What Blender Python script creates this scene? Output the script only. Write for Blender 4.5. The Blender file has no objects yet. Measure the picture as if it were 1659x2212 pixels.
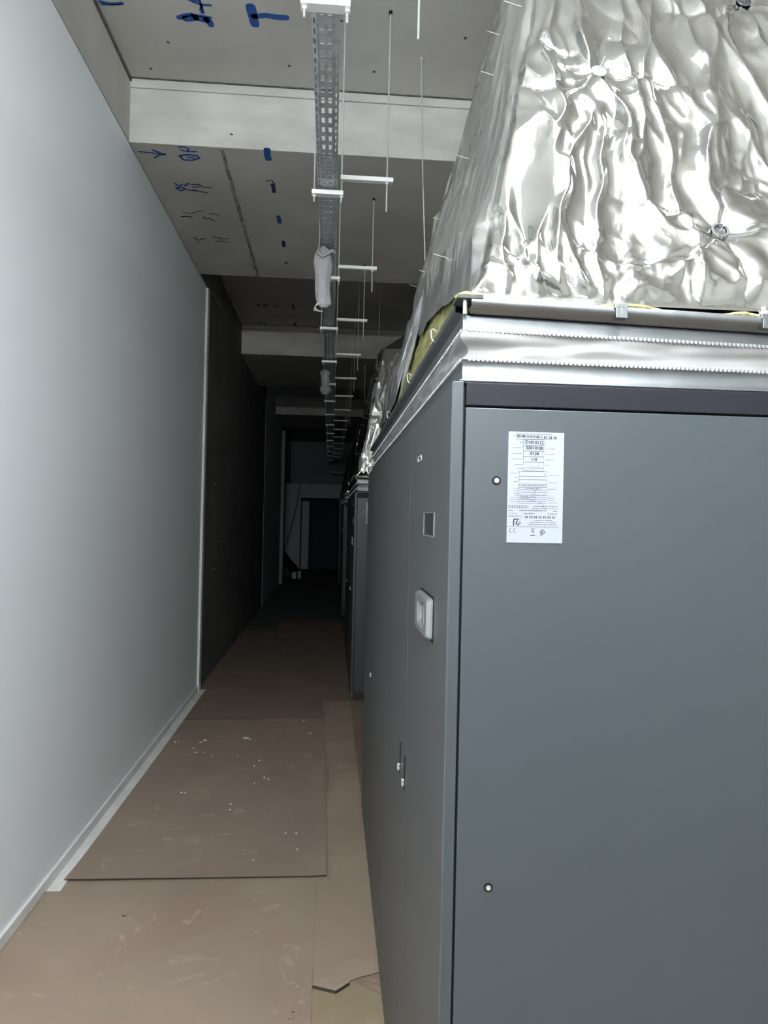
import bpy, bmesh, math, random
import numpy as np
from mathutils import Vector, Matrix
random.seed(7); RNG = np.random.RandomState(11)
S = bpy.context.scene
COL = S.collection
PI = math.pi

# ------------------------------------------------------------------ camera
F, W, H = 1550.0, 1659, 2212
CAM = Vector((0, 0, 1.70))
ROT = (Matrix.Rotation(-math.radians(4.22), 3, 'Z') @ Matrix.Rotation(PI/2 + math.radians(.425), 3, 'X')
       @ Matrix.Rotation(math.radians(1.26), 3, 'Z'))
cd = bpy.data.cameras.new('camera'); cam = bpy.data.objects.new('camera', cd); COL.objects.link(cam)
cam.matrix_world = Matrix.Translation(CAM) @ ROT.to_4x4()
cd.sensor_fit = 'VERTICAL'; cd.sensor_height = 36; cd.lens = F/H*36; cd.clip_start = .02; cd.clip_end = 100
S.camera = cam
# world: closed room, hardly any ambient
w = bpy.data.worlds.new('world'); S.world = w; w.use_nodes = True
w.node_tree.nodes['Background'].inputs[0].default_value = (.5, .6, .8, 1)
w.node_tree.nodes['Background'].inputs[1].default_value = .05
S.view_settings.view_transform = 'Standard'; S.view_settings.look = 'None'
S.view_settings.gamma = 1; S.view_settings.use_curve_mapping = False
S.view_settings.exposure = 0.0
# the lamps behind the camera (x, y, z, length, strength); their fixtures are built below
LAMPS = [(.62, .85, 3.0, 1.2, 210, 90), (-.35, -1.1, 3.12, 1.2, 680, 0), (.75, -2.6, 3.12, 1.2, 250, 0), (-.35, -4.2, 3.12, 1.2, 100, 0)]

def at(px, py, axis, val):
    """a pixel of the photograph -> the point of the world plane axis = val it shows"""
    d = ROT @ Vector(((px-829.5)/F, -(py-1106)/F, -1))
    t = (val-CAM[axis])/d[axis]
    return CAM + d*t

# ------------------------------------------------------------------ materials
def mat(name, col, rough=.6, metal=0, noise=0, nscale=6, bump=0, bscale=40, dark=None, stretch=None, emis=None, estr=0, trans=0, alpha=1, spec=.5, detail=6):
    m = bpy.data.materials.new(name); m.use_nodes = True
    nt = m.node_tree; b = nt.nodes['Principled BSDF']
    b.inputs['Base Color'].default_value = (*col, 1); b.inputs['Roughness'].default_value = rough
    b.inputs['Metallic'].default_value = metal; b.inputs['Specular IOR Level'].default_value = spec
    b.inputs['Alpha'].default_value = alpha
    if trans: b.inputs['Transmission Weight'].default_value = trans
    if emis: b.inputs['Emission Color'].default_value = (*emis, 1); b.inputs['Emission Strength'].default_value = estr
    tc = nt.nodes.new('ShaderNodeTexCoord'); mp = nt.nodes.new('ShaderNodeMapping')
    nt.links.new(tc.outputs['Object'], mp.inputs[0])
    if stretch: mp.inputs['Scale'].default_value = stretch
    if noise:
        n = nt.nodes.new('ShaderNodeTexNoise'); n.inputs['Scale'].default_value = nscale; n.inputs['Detail'].default_value = detail
        nt.links.new(mp.outputs[0], n.inputs['Vector'])
        r = nt.nodes.new('ShaderNodeValToRGB'); r.color_ramp.elements[0].position = .32; r.color_ramp.elements[1].position = .68
        d = dark or [c*(1-noise) for c in col]
        r.color_ramp.elements[0].color = (*d, 1); r.color_ramp.elements[1].color = (*[min(1, c*(1+noise*.35)) for c in col], 1)
        nt.links.new(n.outputs['Fac'], r.inputs[0]); nt.links.new(r.outputs[0], b.inputs['Base Color'])
    if bump:
        n2 = nt.nodes.new('ShaderNodeTexNoise'); n2.inputs['Scale'].default_value = bscale; n2.inputs['Detail'].default_value = 5
        nt.links.new(mp.outputs[0], n2.inputs['Vector'])
        bp = nt.nodes.new('ShaderNodeBump'); bp.inputs['Strength'].default_value = bump; bp.inputs['Distance'].default_value = .01
        nt.links.new(n2.outputs['Fac'], bp.inputs['Height']); nt.links.new(bp.outputs[0], b.inputs['Normal'])
    return m

def board_mat(name, col, blotch, bs, speck=0):
    """brown fibre board: two blotch layers, scuffs, tiny white drips"""
    m = mat(name, col, rough=.75, noise=.10, nscale=2.2, bump=.08, bscale=160)
    nt = m.node_tree; b = nt.nodes['Principled BSDF']; src = b.inputs['Base Color'].links[0].from_socket
    tc = nt.nodes.new('ShaderNodeTexCoord')
    def layer(src, scale, lo, hi, c, dist=1.5, fac=.6):
        n = nt.nodes.new('ShaderNodeTexNoise'); n.inputs['Scale'].default_value = scale; n.inputs['Detail'].default_value = 7
        n.inputs['Distortion'].default_value = dist; nt.links.new(tc.outputs['Object'], n.inputs['Vector'])
        mr = nt.nodes.new('ShaderNodeMapRange'); mr.inputs[1].default_value = lo; mr.inputs[2].default_value = hi; mr.inputs[4].default_value = fac
        nt.links.new(n.outputs['Fac'], mr.inputs[0])
        mx = nt.nodes.new('ShaderNodeMix'); mx.data_type = 'RGBA'; nt.links.new(mr.outputs[0], mx.inputs[0])
        nt.links.new(src, mx.inputs[6]); mx.inputs[7].default_value = (*c, 1); return mx.outputs[2]
    src = layer(src, bs, .52, .66, blotch, .5, .7)
    src = layer(src, 4.5, .63, .70, [min(1, c*1.5) for c in col], 2.2, .6)
    src = layer(src, 30, .72, .78, [min(1, c*1.5) for c in col], .3, .5)
    nt.links.new(src, b.inputs['Base Color']); return m

M = {}
M['white_wall'] = mat('white_paint', (.80, .835, .865), .55, noise=.03, nscale=.8, bump=.02, bscale=60)
M['white_trim'] = mat('white_trim', (.68, .68, .66), .5, noise=.12, nscale=7)
M['concrete'] = mat('concrete', (.53, .52, .485), .8, noise=.16, nscale=1.6, bump=.12, bscale=35)
M['concrete_pale'] = mat('pale_concrete', (.58, .57, .53), .8, noise=.22, nscale=2.3, bump=.12, bscale=30, stretch=(1, 1, 2.5))
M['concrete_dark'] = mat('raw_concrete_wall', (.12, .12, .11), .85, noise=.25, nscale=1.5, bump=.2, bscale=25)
M['joint'] = mat('mortar_joint', (.13, .125, .115), .9, noise=.5, nscale=25, bump=.7, bscale=60)
M['plaster'] = mat('plaster_spot', (.75, .75, .72), .8)
M['blue'] = mat('blue_marker_paint', (.014, .085, .34), .7, noise=.3, nscale=40)
M['navy'] = mat('dark_blue_marker', (.025, .04, .12), .7, noise=.4, nscale=60)
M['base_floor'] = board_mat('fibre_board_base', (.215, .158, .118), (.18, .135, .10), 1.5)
M['sheetE'] = board_mat('fibre_board_far_shade', (.20, .148, .112), (.17, .13, .10), 1.9)  # light falloff down the corridor put into a darker board colour, base likewise
M['slab'] = mat('grey_floor_slab', (.11, .11, .105), .8, noise=.2, nscale=3, bump=.1)
M['sheetA'] = board_mat('fibre_board_pale', (.275, .212, .16), (.26, .175, .135), 1.3)
M['sheetB'] = board_mat('fibre_board_brown', (.26, .193, .148), (.235, .182, .142), 1.7)
M['sheetC'] = board_mat('fibre_board_strip', (.285, .215, .16), (.33, .265, .20), 1.8)
M['sheetD'] = board_mat('fibre_board_olive', (.27, .21, .13), (.24, .185, .13), 2.4)
M['board_edge_shade'] = mat('fibre_board_edge_shade', (.035, .026, .02), .8)  # shadow lines of laps and tear put into a near-black edge colour
M['drip'] = mat('white_paint_drip', (.78, .77, .72), .6)
M['panel'] = mat('dark_grey_powder_coat', (.030, .0385, .0435), .42, noise=.05, nscale=1.5, bump=.012, bscale=900)
M['panel_band'] = mat('black_grey_coat', (.010, .0105, .014), .5, noise=.05, nscale=3, spec=.15)
M['panel_front'] = mat('grey_coat_lit_side', (.066, .070, .072), .45, noise=.05, nscale=1.2, bump=.012, bscale=900)  # same coat lightened: light on the corridor side put into the colour
M['black'] = mat('black_plastic', (.005, .005, .006), .5, spec=.2)
M['plinth'] = mat('black_plinth', (.012, .012, .013), .6)
M['galv'] = mat('galvanised_steel', (.215, .228, .236), .45, 1, noise=.16, nscale=14, bump=.05, bscale=50)
M['galv_matt'] = mat('zinc_plated_steel', (.55, .57, .58), .38, .9, noise=.12, nscale=20)
M['tray'] = mat('galvanised_tray', (.52, .56, .58), .4, .4, noise=.3, nscale=22, bump=.05, bscale=70)
M['bar'] = mat('bright_strut', (.86, .87, .87), .42, .35)
M['rod'] = mat('threaded_rod', (.62, .63, .63), .4, .6, bump=.3, bscale=300)
M['flange_dark'] = mat('dull_flange_steel', (.16, .17, .18), .42, .8, noise=.15, nscale=12)
M['fabric'] = mat('grey_flexible_fabric', (.205, .205, .20), .5, noise=.05, nscale=4)
M['wool'] = mat('mineral_wool', (.27, .26, .105), .95, noise=.45, nscale=26, bump=1, bscale=90, dark=(.13, .125, .04))
M['plate'] = mat('white_plate', (.235, .25, .275), .4, noise=.03, nscale=12)
M['ink'] = mat('black_print', (.012, .014, .02), .7, spec=.2)
M['ink2'] = mat('grey_print', (.07, .075, .09), .7, spec=.2)
M['handle'] = mat('light_grey_plastic', (.16, .168, .168), .35)
M['display'] = mat('dark_display_window', (.03, .034, .037), .3)
M['white_metal'] = mat('polished_lock', (.55, .56, .56), .3, .7)
M['tag'] = mat('white_tag', (.45, .46, .46), .5)
M['film'] = mat('milky_plastic_film', (.34, .345, .345), .36, alpha=.9, bump=.25, bscale=25)
M['bag'] = mat('black_sheeting', (.006, .006, .007), .5, bump=.5, bscale=12)
M['door'] = mat('dark_blue_door', (.022, .03, .055), .7)
M['seam'] = mat('grey_seam_mortar', (.29, .285, .265), .9, noise=.5, nscale=9, bump=.6, bscale=60)
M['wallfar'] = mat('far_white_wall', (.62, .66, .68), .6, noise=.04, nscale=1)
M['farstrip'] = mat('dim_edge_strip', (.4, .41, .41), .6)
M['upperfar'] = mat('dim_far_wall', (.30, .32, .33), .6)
M['dull'] = mat('dull_steel', (.075, .073, .07), .7, noise=.4, nscale=40, spec=.2)
M['housing'] = mat('white_lamp_housing', (.8, .8, .8), .4)
M['cable'] = mat('black_cable', (.01, .01, .01), .6)

def foil_mat(name, vor=22, col=(.66, .655, .645), r0=.05, r1=.15):
    m = mat(name, col, .1, 1); nt = m.node_tree; b = nt.nodes['Principled BSDF']
    tc = nt.nodes.new('ShaderNodeTexCoord')
    mp = nt.nodes.new('ShaderNodeMapping'); mp.inputs['Scale'].default_value = (1, 1, .55); nt.links.new(tc.outputs['Object'], mp.inputs[0])
    n0 = nt.nodes.new('ShaderNodeTexNoise'); n0.inputs['Scale'].default_value = 9; nt.links.new(mp.outputs[0], n0.inputs['Vector'])
    mx = nt.nodes.new('ShaderNodeMix'); mx.data_type = 'VECTOR'; mx.inputs[0].default_value = .12
    nt.links.new(mp.outputs[0], mx.inputs[4]); nt.links.new(n0.outputs['Color'], mx.inputs[5])
    v = nt.nodes.new('ShaderNodeTexVoronoi'); v.feature = 'F1'; v.distance = 'MANHATTAN'; v.inputs['Scale'].default_value = vor; nt.links.new(mx.outputs[1], v.inputs['Vector'])
    n = nt.nodes.new('ShaderNodeTexNoise'); n.inputs['Scale'].default_value = 70; n.inputs['Detail'].default_value = 4; nt.links.new(tc.outputs['Object'], n.inputs['Vector'])
    # fine crumple only in patches
    n3 = nt.nodes.new('ShaderNodeTexNoise'); n3.inputs['Scale'].default_value = 5; nt.links.new(tc.outputs['Object'], n3.inputs['Vector'])
    mr = nt.nodes.new('ShaderNodeMapRange'); mr.inputs[1].default_value = .5; mr.inputs[2].default_value = .68; nt.links.new(n3.outputs['Fac'], mr.inputs[0])
    mu = nt.nodes.new('ShaderNodeMath'); mu.operation = 'MULTIPLY'; nt.links.new(v.outputs['Distance'], mu.inputs[0]); nt.links.new(mr.outputs[0], mu.inputs[1])
    ad = nt.nodes.new('ShaderNodeMath'); ad.operation = 'MULTIPLY_ADD'; ad.inputs[1].default_value = .10
    nt.links.new(n.outputs['Fac'], ad.inputs[0]); nt.links.new(mu.outputs[0], ad.inputs[2])
    bp = nt.nodes.new('ShaderNodeBump'); bp.inputs['Strength'].default_value = .5; bp.inputs['Distance'].default_value = .006
    nt.links.new(ad.outputs[0], bp.inputs['Height']); nt.links.new(bp.outputs[0], b.inputs['Normal'])
    r = nt.nodes.new('ShaderNodeMapRange'); r.inputs[3].default_value = r0; r.inputs[4].default_value = r1
    nt.links.new(n3.outputs['Fac'], r.inputs[0]); nt.links.new(r.outputs[0], b.inputs['Roughness'])
    return m
M['foil'] = foil_mat('aluminium_foil')
M['foil_side'] = foil_mat('aluminium_foil_lit_side', 22, (.86, .86, .86), .22, .34)  # paler, rougher copy of the foil that paints in corridor-side light

# ------------------------------------------------------------------ helpers
def link(name, me, m=None, parent=None, smooth=False):
    o = bpy.data.objects.new(name, me); COL.objects.link(o)
    if m is not None: me.materials.append(m)
    if parent: o.parent = parent
    if smooth:
        for p in me.polygons: p.use_smooth = True
    return o
def obj(name, bm, m, parent=None, smooth=False):
    me = bpy.data.meshes.new(name); bm.normal_update(); bm.to_mesh(me); bm.free()
    return link(name, me, m, parent, smooth)
def box(bm, x0, x1, y0, y1, z0, z1, bev=0):
    vs = [bm.verts.new((x, y, z)) for z in (z0, z1) for y in (y0, y1) for x in (x0, x1)]
    fs = [bm.faces.new([vs[i] for i in f]) for f in ((0, 2, 3, 1), (4, 5, 7, 6), (0, 1, 5, 4), (2, 6, 7, 3), (0, 4, 6, 2), (1, 3, 7, 5))]
    if bev:
        es = set(e for f in fs for e in f.edges)
        bmesh.ops.bevel(bm, geom=list(es), offset=bev, segments=2, affect='EDGES', profile=.5)
    return vs
def bx(*a, bev=0):
    bm = bmesh.new(); box(bm, *a, bev=bev); return bm
def tube(bm, pts, r, n=8, cap=True):
    pts = [Vector(p) for p in pts]; rings = []
    rr = r if isinstance(r, (list, tuple)) else [r]*len(pts)
    up = None
    for i, p in enumerate(pts):
        d = (pts[min(i+1, len(pts)-1)]-pts[max(i-1, 0)]).normalized()
        if up is None: up = Vector((0, 0, 1)) if abs(d.z) < .9 else Vector((1, 0, 0))
        a = d.cross(up).normalized(); b = d.cross(a).normalized(); up = a.cross(d).normalized()
        rings.append([bm.verts.new(p + (a*math.cos(k*2*PI/n)+b*math.sin(k*2*PI/n))*rr[i]) for k in range(n)])
    for q, s in zip(rings, rings[1:]):
        for k in range(n): bm.faces.new((q[k], q[(k+1) % n], s[(k+1) % n], s[k]))
    if cap:
        bm.faces.new(rings[0][::-1]); bm.faces.new(rings[-1])
def tb(pts, r, n=8):
    bm = bmesh.new(); tube(bm, pts, r, n); return bm
def disc(bm, c, n, r, t, seg=20, r_in=0):
    """cylinder or ring with axis n"""
    c = Vector(c); n = Vector(n).normalized(); a = n.orthogonal().normalized(); b = n.cross(a)
    P = lambda R, h, k: c + n*h + (a*math.cos(2*PI*k/seg)+b*math.sin(2*PI*k/seg))*R
    o0 = [bm.verts.new(P(r, 0, k)) for k in range(seg)]; o1 = [bm.verts.new(P(r, t, k)) for k in range(seg)]
    for k in range(seg): bm.faces.new((o0[k], o0[(k+1) % seg], o1[(k+1) % seg], o1[k]))
    if r_in:
        i0 = [bm.verts.new(P(r_in, 0, k)) for k in range(seg)]; i1 = [bm.verts.new(P(r_in, t, k)) for k in range(seg)]
        for k in range(seg):
            j = (k+1) % seg
            bm.faces.new((i0[j], i0[k], i1[k], i1[j])); bm.faces.new((o1[k], o1[j], i1[j], i1[k])); bm.faces.new((o0[j], o0[k], i0[k], i0[j]))
    else:
        bm.faces.new(o1); bm.faces.new(o0[::-1])
def ribbon(bm, pts, wd, nrm, lift=.001):
    """a brush stroke of width wd through pts on a plane with normal nrm"""
    pts = [Vector(p) for p in pts]; nrm = Vector(nrm); L = []
    ww = wd if isinstance(wd, (list, tuple)) else [wd]*len(pts)
    for i, p in enumerate(pts):
        d = (pts[min(i+1, len(pts)-1)]-pts[max(i-1, 0)]).normalized(); s = nrm.cross(d).normalized()*ww[i]*.5
        L.append([bm.verts.new(p+s*k+nrm*h) for k, h in ((1, lift), (-1, lift), (1, lift*.2), (-1, lift*.2))])
    for a, b in zip(L, L[1:]):
        for q in ((0, 1), (2, 0), (1, 3)): bm.faces.new((a[q[0]], a[q[1]], b[q[1]], b[q[0]]))
    for a, k in ((L[0], 1), (L[-1], -1)): bm.faces.new((a[0], a[1], a[3], a[2]))
def empty(name, loc=(0, 0, 0)):
    o = bpy.data.objects.new(name, None); COL.objects.link(o); o.location = loc; o.empty_display_size = .1; return o
def tag(o, label=None, cat=None, group=None, kind=None):
    for k, v in (('label', label), ('category', cat), ('group', group), ('kind', kind)):
        if v: o[k] = v
    return o
def struct(o, label, cat): return tag(o, label, cat, kind='structure')
def copy_tree(o, parent=None):
    c = o.copy(); COL.objects.link(c); c.parent = parent
    for ch in list(o.children): copy_tree(ch, c)
    return c

# numpy gradient noise
_P = RNG.permutation(4096); _G = np.stack([np.cos(RNG.rand(4096)*2*PI), np.sin(RNG.rand(4096)*2*PI)], 1)
_G /= np.linalg.norm(_G, axis=1)[:, None]
def pn(x, y, seed=0):
    xi = np.floor(x).astype(int); yi = np.floor(y).astype(int); xf = x-xi; yf = y-yi
    def g(i, j):
        h = _P[(_P[(i+seed*57) % 4096]+j) % 4096]; v = _G[h]
        return v[..., 0]*(x-i)+v[..., 1]*(y-j)
    u = xf**3*(xf*(xf*6-15)+10); v = yf**3*(yf*(yf*6-15)+10)
    a = g(xi, yi)*(1-u)+g(xi+1, yi)*u; b = g(xi, yi+1)*(1-u)+g(xi+1, yi+1)*u
    return a*(1-v)+b*v
def ridge(x, y, seed, p=1.0): return (1-np.minimum(1, np.abs(pn(x, y, seed))*2.6))**p
def facets(x, y, cell, seed):
    """piecewise-flat crumple: nearest seed's tilted plane, so neighbouring patches meet in hard creases"""
    r = np.random.RandomState(seed)
    nx = int((x.max()-x.min())/cell)+3; ny = int((y.max()-y.min())/cell)+3
    cx = (np.arange(nx)[:, None]+r.rand(nx, ny)-1)*cell+x.min(); cy = (np.arange(ny)[None, :]+r.rand(nx, ny)-1)*cell+y.min()
    h0 = r.randn(nx, ny)*.32; ix = np.floor((x-x.min())/cell).astype(int)+1; iy = np.floor((y-y.min())/cell).astype(int)+1
    best = np.full(x.shape, -9e9)
    for a in (-1, 0, 1):
        for b in (-1, 0, 1):
            i = np.clip(ix+a, 0, nx-1); j = np.clip(iy+b, 0, ny-1)
            d = np.hypot(x-cx[i, j], y-cy[i, j])/cell
            best = np.maximum(best, h0[i, j]-d)          # a cone field: creases where cones meet
    return best
def grid_obj(name, Pts, m, parent=None, mask=None, smooth=True, flip=False):
    """Pts (nu, nv, 3) -> mesh; faces where mask (nu-1, nv-1) is False are left out"""
    nu, nv, _ = Pts.shape; idx = np.arange(nu*nv).reshape(nu, nv)
    q = np.stack([idx[:-1, :-1], idx[1:, :-1], idx[1:, 1:], idx[:-1, 1:]], -1)
    if flip: q = q[..., ::-1]
    q = q[mask] if mask is not None else q.reshape(-1, 4)
    me = bpy.data.meshes.new(name); me.vertices.add(nu*nv); me.vertices.foreach_set('co', Pts.reshape(-1).astype(np.float32))
    n = len(q); me.loops.add(n*4); me.polygons.add(n)
    me.loops.foreach_set('vertex_index', q.reshape(-1).astype(np.int32))
    me.polygons.foreach_set('loop_start', np.arange(0, n*4, 4, dtype=np.int32)); me.update(); me.validate()
    return link(name, me, m, parent, smooth)

# ------------------------------------------------------------------ the setting
WX, H1, H2, YB, YE, XR = -1.236, 4.25, 3.875, -6.0, 23.0, 3.2
fl = struct(obj('floor', bx(-3.5, XR+.2, YB, 26, -.1, 0), M['slab']), 'grey concrete floor slab showing at the dark far end', 'floor')
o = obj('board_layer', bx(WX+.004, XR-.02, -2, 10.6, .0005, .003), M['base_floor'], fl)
wl = struct(obj('wall_left', bx(-1.40, WX, YB, 7.03, 0, H2-.005), M['white_wall']), 'smooth white painted partition wall along the left', 'wall')
# raw end and bead of the partition
obj('end_bead', bx(WX-.002, WX+.022, 6.94, 7.034, .004, H2-.02, bev=.004), M['white_trim'], wl)
obj('end_cap', bx(-1.395, WX+.002, 7.031, 7.037, .0, H2-.02), M['white_trim'], wl)
for (a, b, r) in ((1445, 115, .006), (1620, 145, .004), (1660, 270, .003), (1610, 128, .004)):
    pass
bl = struct(obj('baseboard_left', bx(WX-.003, WX+.012, YB, 7.03, .003, .058, bev=.003), M['white_trim']), 'low white skirting at the foot of the white wall', 'skirting')
tr = struct(obj('trim_1', bx(WX+.012, WX+.072, 3.3, 7.03, .003, .0066, bev=.001), M['white_trim']), 'flat white strip lying between skirting and brown board', 'trim')
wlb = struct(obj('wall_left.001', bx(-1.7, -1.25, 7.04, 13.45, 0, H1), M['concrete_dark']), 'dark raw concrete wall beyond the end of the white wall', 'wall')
for i in range(11):
    bm = bmesh.new(); y = 7.6+random.random()*4; z = .9+random.random()*2.2
    disc(bm, (-1.251, y, z), (1, 0, 0), .008, .006, 8); obj('tie_hole', bm, M['plaster'], wlb)
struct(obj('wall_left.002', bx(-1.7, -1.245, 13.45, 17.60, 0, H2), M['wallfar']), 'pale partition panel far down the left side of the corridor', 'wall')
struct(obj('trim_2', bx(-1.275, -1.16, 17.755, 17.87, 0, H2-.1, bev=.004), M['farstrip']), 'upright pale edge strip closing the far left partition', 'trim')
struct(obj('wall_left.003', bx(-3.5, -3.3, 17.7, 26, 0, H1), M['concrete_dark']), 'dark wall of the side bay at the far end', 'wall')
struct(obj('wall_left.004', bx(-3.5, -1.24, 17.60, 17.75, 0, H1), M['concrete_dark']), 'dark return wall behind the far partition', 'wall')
struct(obj('wall_right', bx(XR, XR+.2, YB, 26, 0, H1), M['concrete']), 'concrete wall on the right behind the cooling units', 'wall')
struct(obj('wall_back', bx(-3.5, XR+.2, YB-.2, YB, 0, H1), M['concrete']), 'grey concrete wall behind the viewer', 'wall')
ce = struct(obj('ceiling', bx(-3.5, XR+.2, YB-.2, 26, H1, H1+.2), M['concrete']), 'grey concrete ceiling slab with blue marker numbers', 'ceiling')
# edge beams and cross beams
lb = struct(obj('beam_left', bx(-1.7, WX+.003, YB, 4.32, H2, H1), M['concrete']), 'concrete edge beam above the white wall, nearest the viewer', 'beam')
obj('mortar_joint', bx(WX+.003, WX+.012, YB, 4.32, H1-.022, H1-.001), M['joint'], lb)
struct(obj('beam_left.001', bx(-1.7, WX+.003, 6.62, 7.9, H2, H1), M['concrete_dark']), 'dark stub of edge beam past the wall end', 'beam')
def beam(i, y0, y1, zb, xl, label, m, mu):
    b = struct(obj('beam_%d' % i, bx(xl, XR, y0, y1, zb, H1), mu), label, 'beam')
    obj('beam_face', bx(xl, XR, y0-.012, y0, zb-.0005, H1-.056), m, b)
    obj('top_strip', bx(xl, XR, y0-.022, y0, H1-.054, H1-.004, bev=.003), m, b)
    return b
b1 = beam(1, 4.32, 6.62, H2, WX, 'wide concrete beam with pale face and blue marks on its underside', M['concrete_pale'], M['concrete'])
b2 = beam(2, 9.75, 12.1, H2-.02, -1.30, 'second cross beam with a pale face in the dark', M['concrete_pale'], M['concrete'])
b3 = beam(3, 15.6, 18.0, H2, -1.24, 'third cross beam, dim at the far end', M['concrete_pale'], M['concrete'])
# the slab joint with rough mortar in the underside of beam 1
NP = 60; q = []
for k in range(NP):
    y = 4.33+2.27*k/(NP-1); wv = .009+.006*random.random(); x = -.70+.002*math.sin(k*.7)-.012*k/NP
    q.append([(x-wv, y, H2-.001), (x, y, H2-.004-.006*random.random()), (x+wv, y, H2-.001)])
grid_obj('mortar_joint', np.array(q), M['seam'], b1)
bm = bmesh.new()
for k in range(9): disc(bm, (-.715+random.uniform(-.012, .012), 6.05+.06*k, H2-.004), (0, 0, -1), .006+random.random()*.006, .008, 7)
disc(bm, (-.70, 5.42, H2-.003), (0, 0, -1), .014, .01, 9)
tag(obj('mortar_lumps', bm, M['seam'], b1), kind='stuff')
# right-hand sill of ceiling shadow gap at beam 1
obj('shadow_gap', bx(WX+.004, XR, 4.288, 4.298, H1-.004, H1+.0), M['joint'], b1)

# blue writing: strokes taken on the real ceiling planes
def mark(strokes, z, parent, m='blue', name='paint_mark'):
    bm = bmesh.new()
    for wpx, pts in strokes:
        P3 = [at(x, y, 2, z) for x, y in pts]
        wd = wpx/F*(P3[0]-CAM).length
        a, b = (P3[0]-P3[1]).normalized()*wd, (P3[-1]-P3[-2]).normalized()*wd      # rounded brush ends
        Q = [P3[0]+a*.38, P3[0]+a*.28, P3[0]]+P3[1:-1]+[P3[-1], P3[-1]+b*.28, P3[-1]+b*.38]
        ww = [wd*.3, wd*.72]+[wd*random.uniform(.9, 1.08) for _ in P3]+[wd*.72, wd*.3]
        ribbon(bm, Q, ww, (0, 0, -1), .0012)
    return obj(name, bm, M[m], parent)
Z1, Z2 = H1-.0002, H2-.0002
mark([(17, [(541, 13), (545, 30), (551, 53)]), (13, [(548, 35), (575, 33), (600, 37), (619, 38)])], Z1, ce)               # T
mark([(10, [(386, 38), (400, 33), (414, 31), (425, 40)]), (14, [(400, 40), (425, 38), (447, 44)]), (12, [(445, 40), (452, 46), (456, 54)]), (6, [(415, 32), (435, 34), (455, 38)])], Z1, ce)
mark([(5, [(415, 3), (437, 10), (455, 11)]), (4, [(430, -6), (434, 12), (440, 28)]), (4, [(436, 12), (433, 20), (436, 28)]), (4, [(408, 0), (430, 2)])], Z1, ce)
mark([(7, [(216, 3), (232, 7), (250, 8), (264, 7)]), (3, [(219, 9), (240, 10), (262, 9)])], Z1, ce)
mark([(4, [(300, 327), (320, 329), (345, 332)]), (5, [(330, 324), (345, 330), (357, 333)]), (4, [(357, 333), (343, 335), (334, 341)])], Z2, b1)   # arrow
mark([(4, [(386, 318), (398, 317), (408, 322), (404, 327)]), (4, [(391, 324), (404, 327), (424, 327)])], Z2, b1)                               # mu
mark([(5, [(388, 336), (396, 345), (415, 346), (431, 341), (426, 336), (405, 334), (388, 336)]), (4, [(405, 340), (420, 340)])], Z2, b1)      # 0
mark([(13, [(577, 322), (577, 334), (580, 344)])], Z2, b1)                                                                                    # 1
mark([(5, [(378, 396), (387, 402), (393, 398), (398, 402), (406, 396)]), (5, [(381, 406), (391, 412), (400, 408), (392, 404), (381, 406)])], Z2, b1)
mark([(3, [(398, 407), (410, 411), (425, 410)]), (3, [(413, 398), (430, 398), (438, 404), (455, 405)]), (3, [(416, 404), (432, 403)]), (3, [(414, 411), (448, 416)])], Z2, b1, 'navy')
mark([(8, [(589, 398), (591, 406), (592, 415)]), (3, [(575, 391), (587, 390), (594, 398)])], Z2, b1, 'navy')
mark([(4, [(392, 468), (405, 467), (415, 469)]), (2, [(396, 459), (415, 461), (428, 456), (440, 456)]), (3, [(440, 468), (446, 473), (452, 471), (462, 477)]), (2, [(452, 461), (474, 464)])], Z2, b1, 'navy')
mark([(9, [(601, 467), (603, 474), (604, 481)])], Z2, b1)
mark([(3, [(419, 512), (428, 519), (436, 516), (446, 515)]), (3, [(424, 522), (430, 523)]), (3, [(460, 510), (470, 514), (480, 513)]), (3, [(466, 521), (480, 521), (492, 523)]), (2, [(474, 517), (495, 515)])], Z2, b1, 'navy')
mark([(7, [(612, 521), (613, 532)])], Z2, b1, 'navy')
mark([(5, [(617, 566), (619, 569)])], Z2, b1, 'navy')
mark([(4, [(556, 658), (563, 656), (570, 660), (576, 656), (580, 660), (570, 663), (560, 663), (556, 658)])], Z1, ce, 'navy')
mark([(4, [(633, 658), (634, 668)]), (4, [(590, 661), (600, 662)])], Z1, ce, 'navy')
mark([(5, [(558, 698), (575, 698)]), (5, [(636, 698), (640, 704)])], Z1, ce, 'navy')
# anchor holes and small pits in the slab
for (x, y, zz, pr_) in ((747, 44, Z1, ce), (737, 45, Z1, ce), (363, 91, Z1, ce), (326, 148, Z1, ce), (625, 142, Z1, ce), (808, 155, Z1, ce), (1005, 82, Z1, ce), (617, 568, Z2, b1), (437, 550, Z2, b1), (500, 290, Z2, b1)):
    p = at(x, y, 2, zz); bm = bmesh.new(); disc(bm, p, (0, 0, -1), .009, .002, 9); obj('anchor_hole', bm, M['joint'], pr_)

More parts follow.
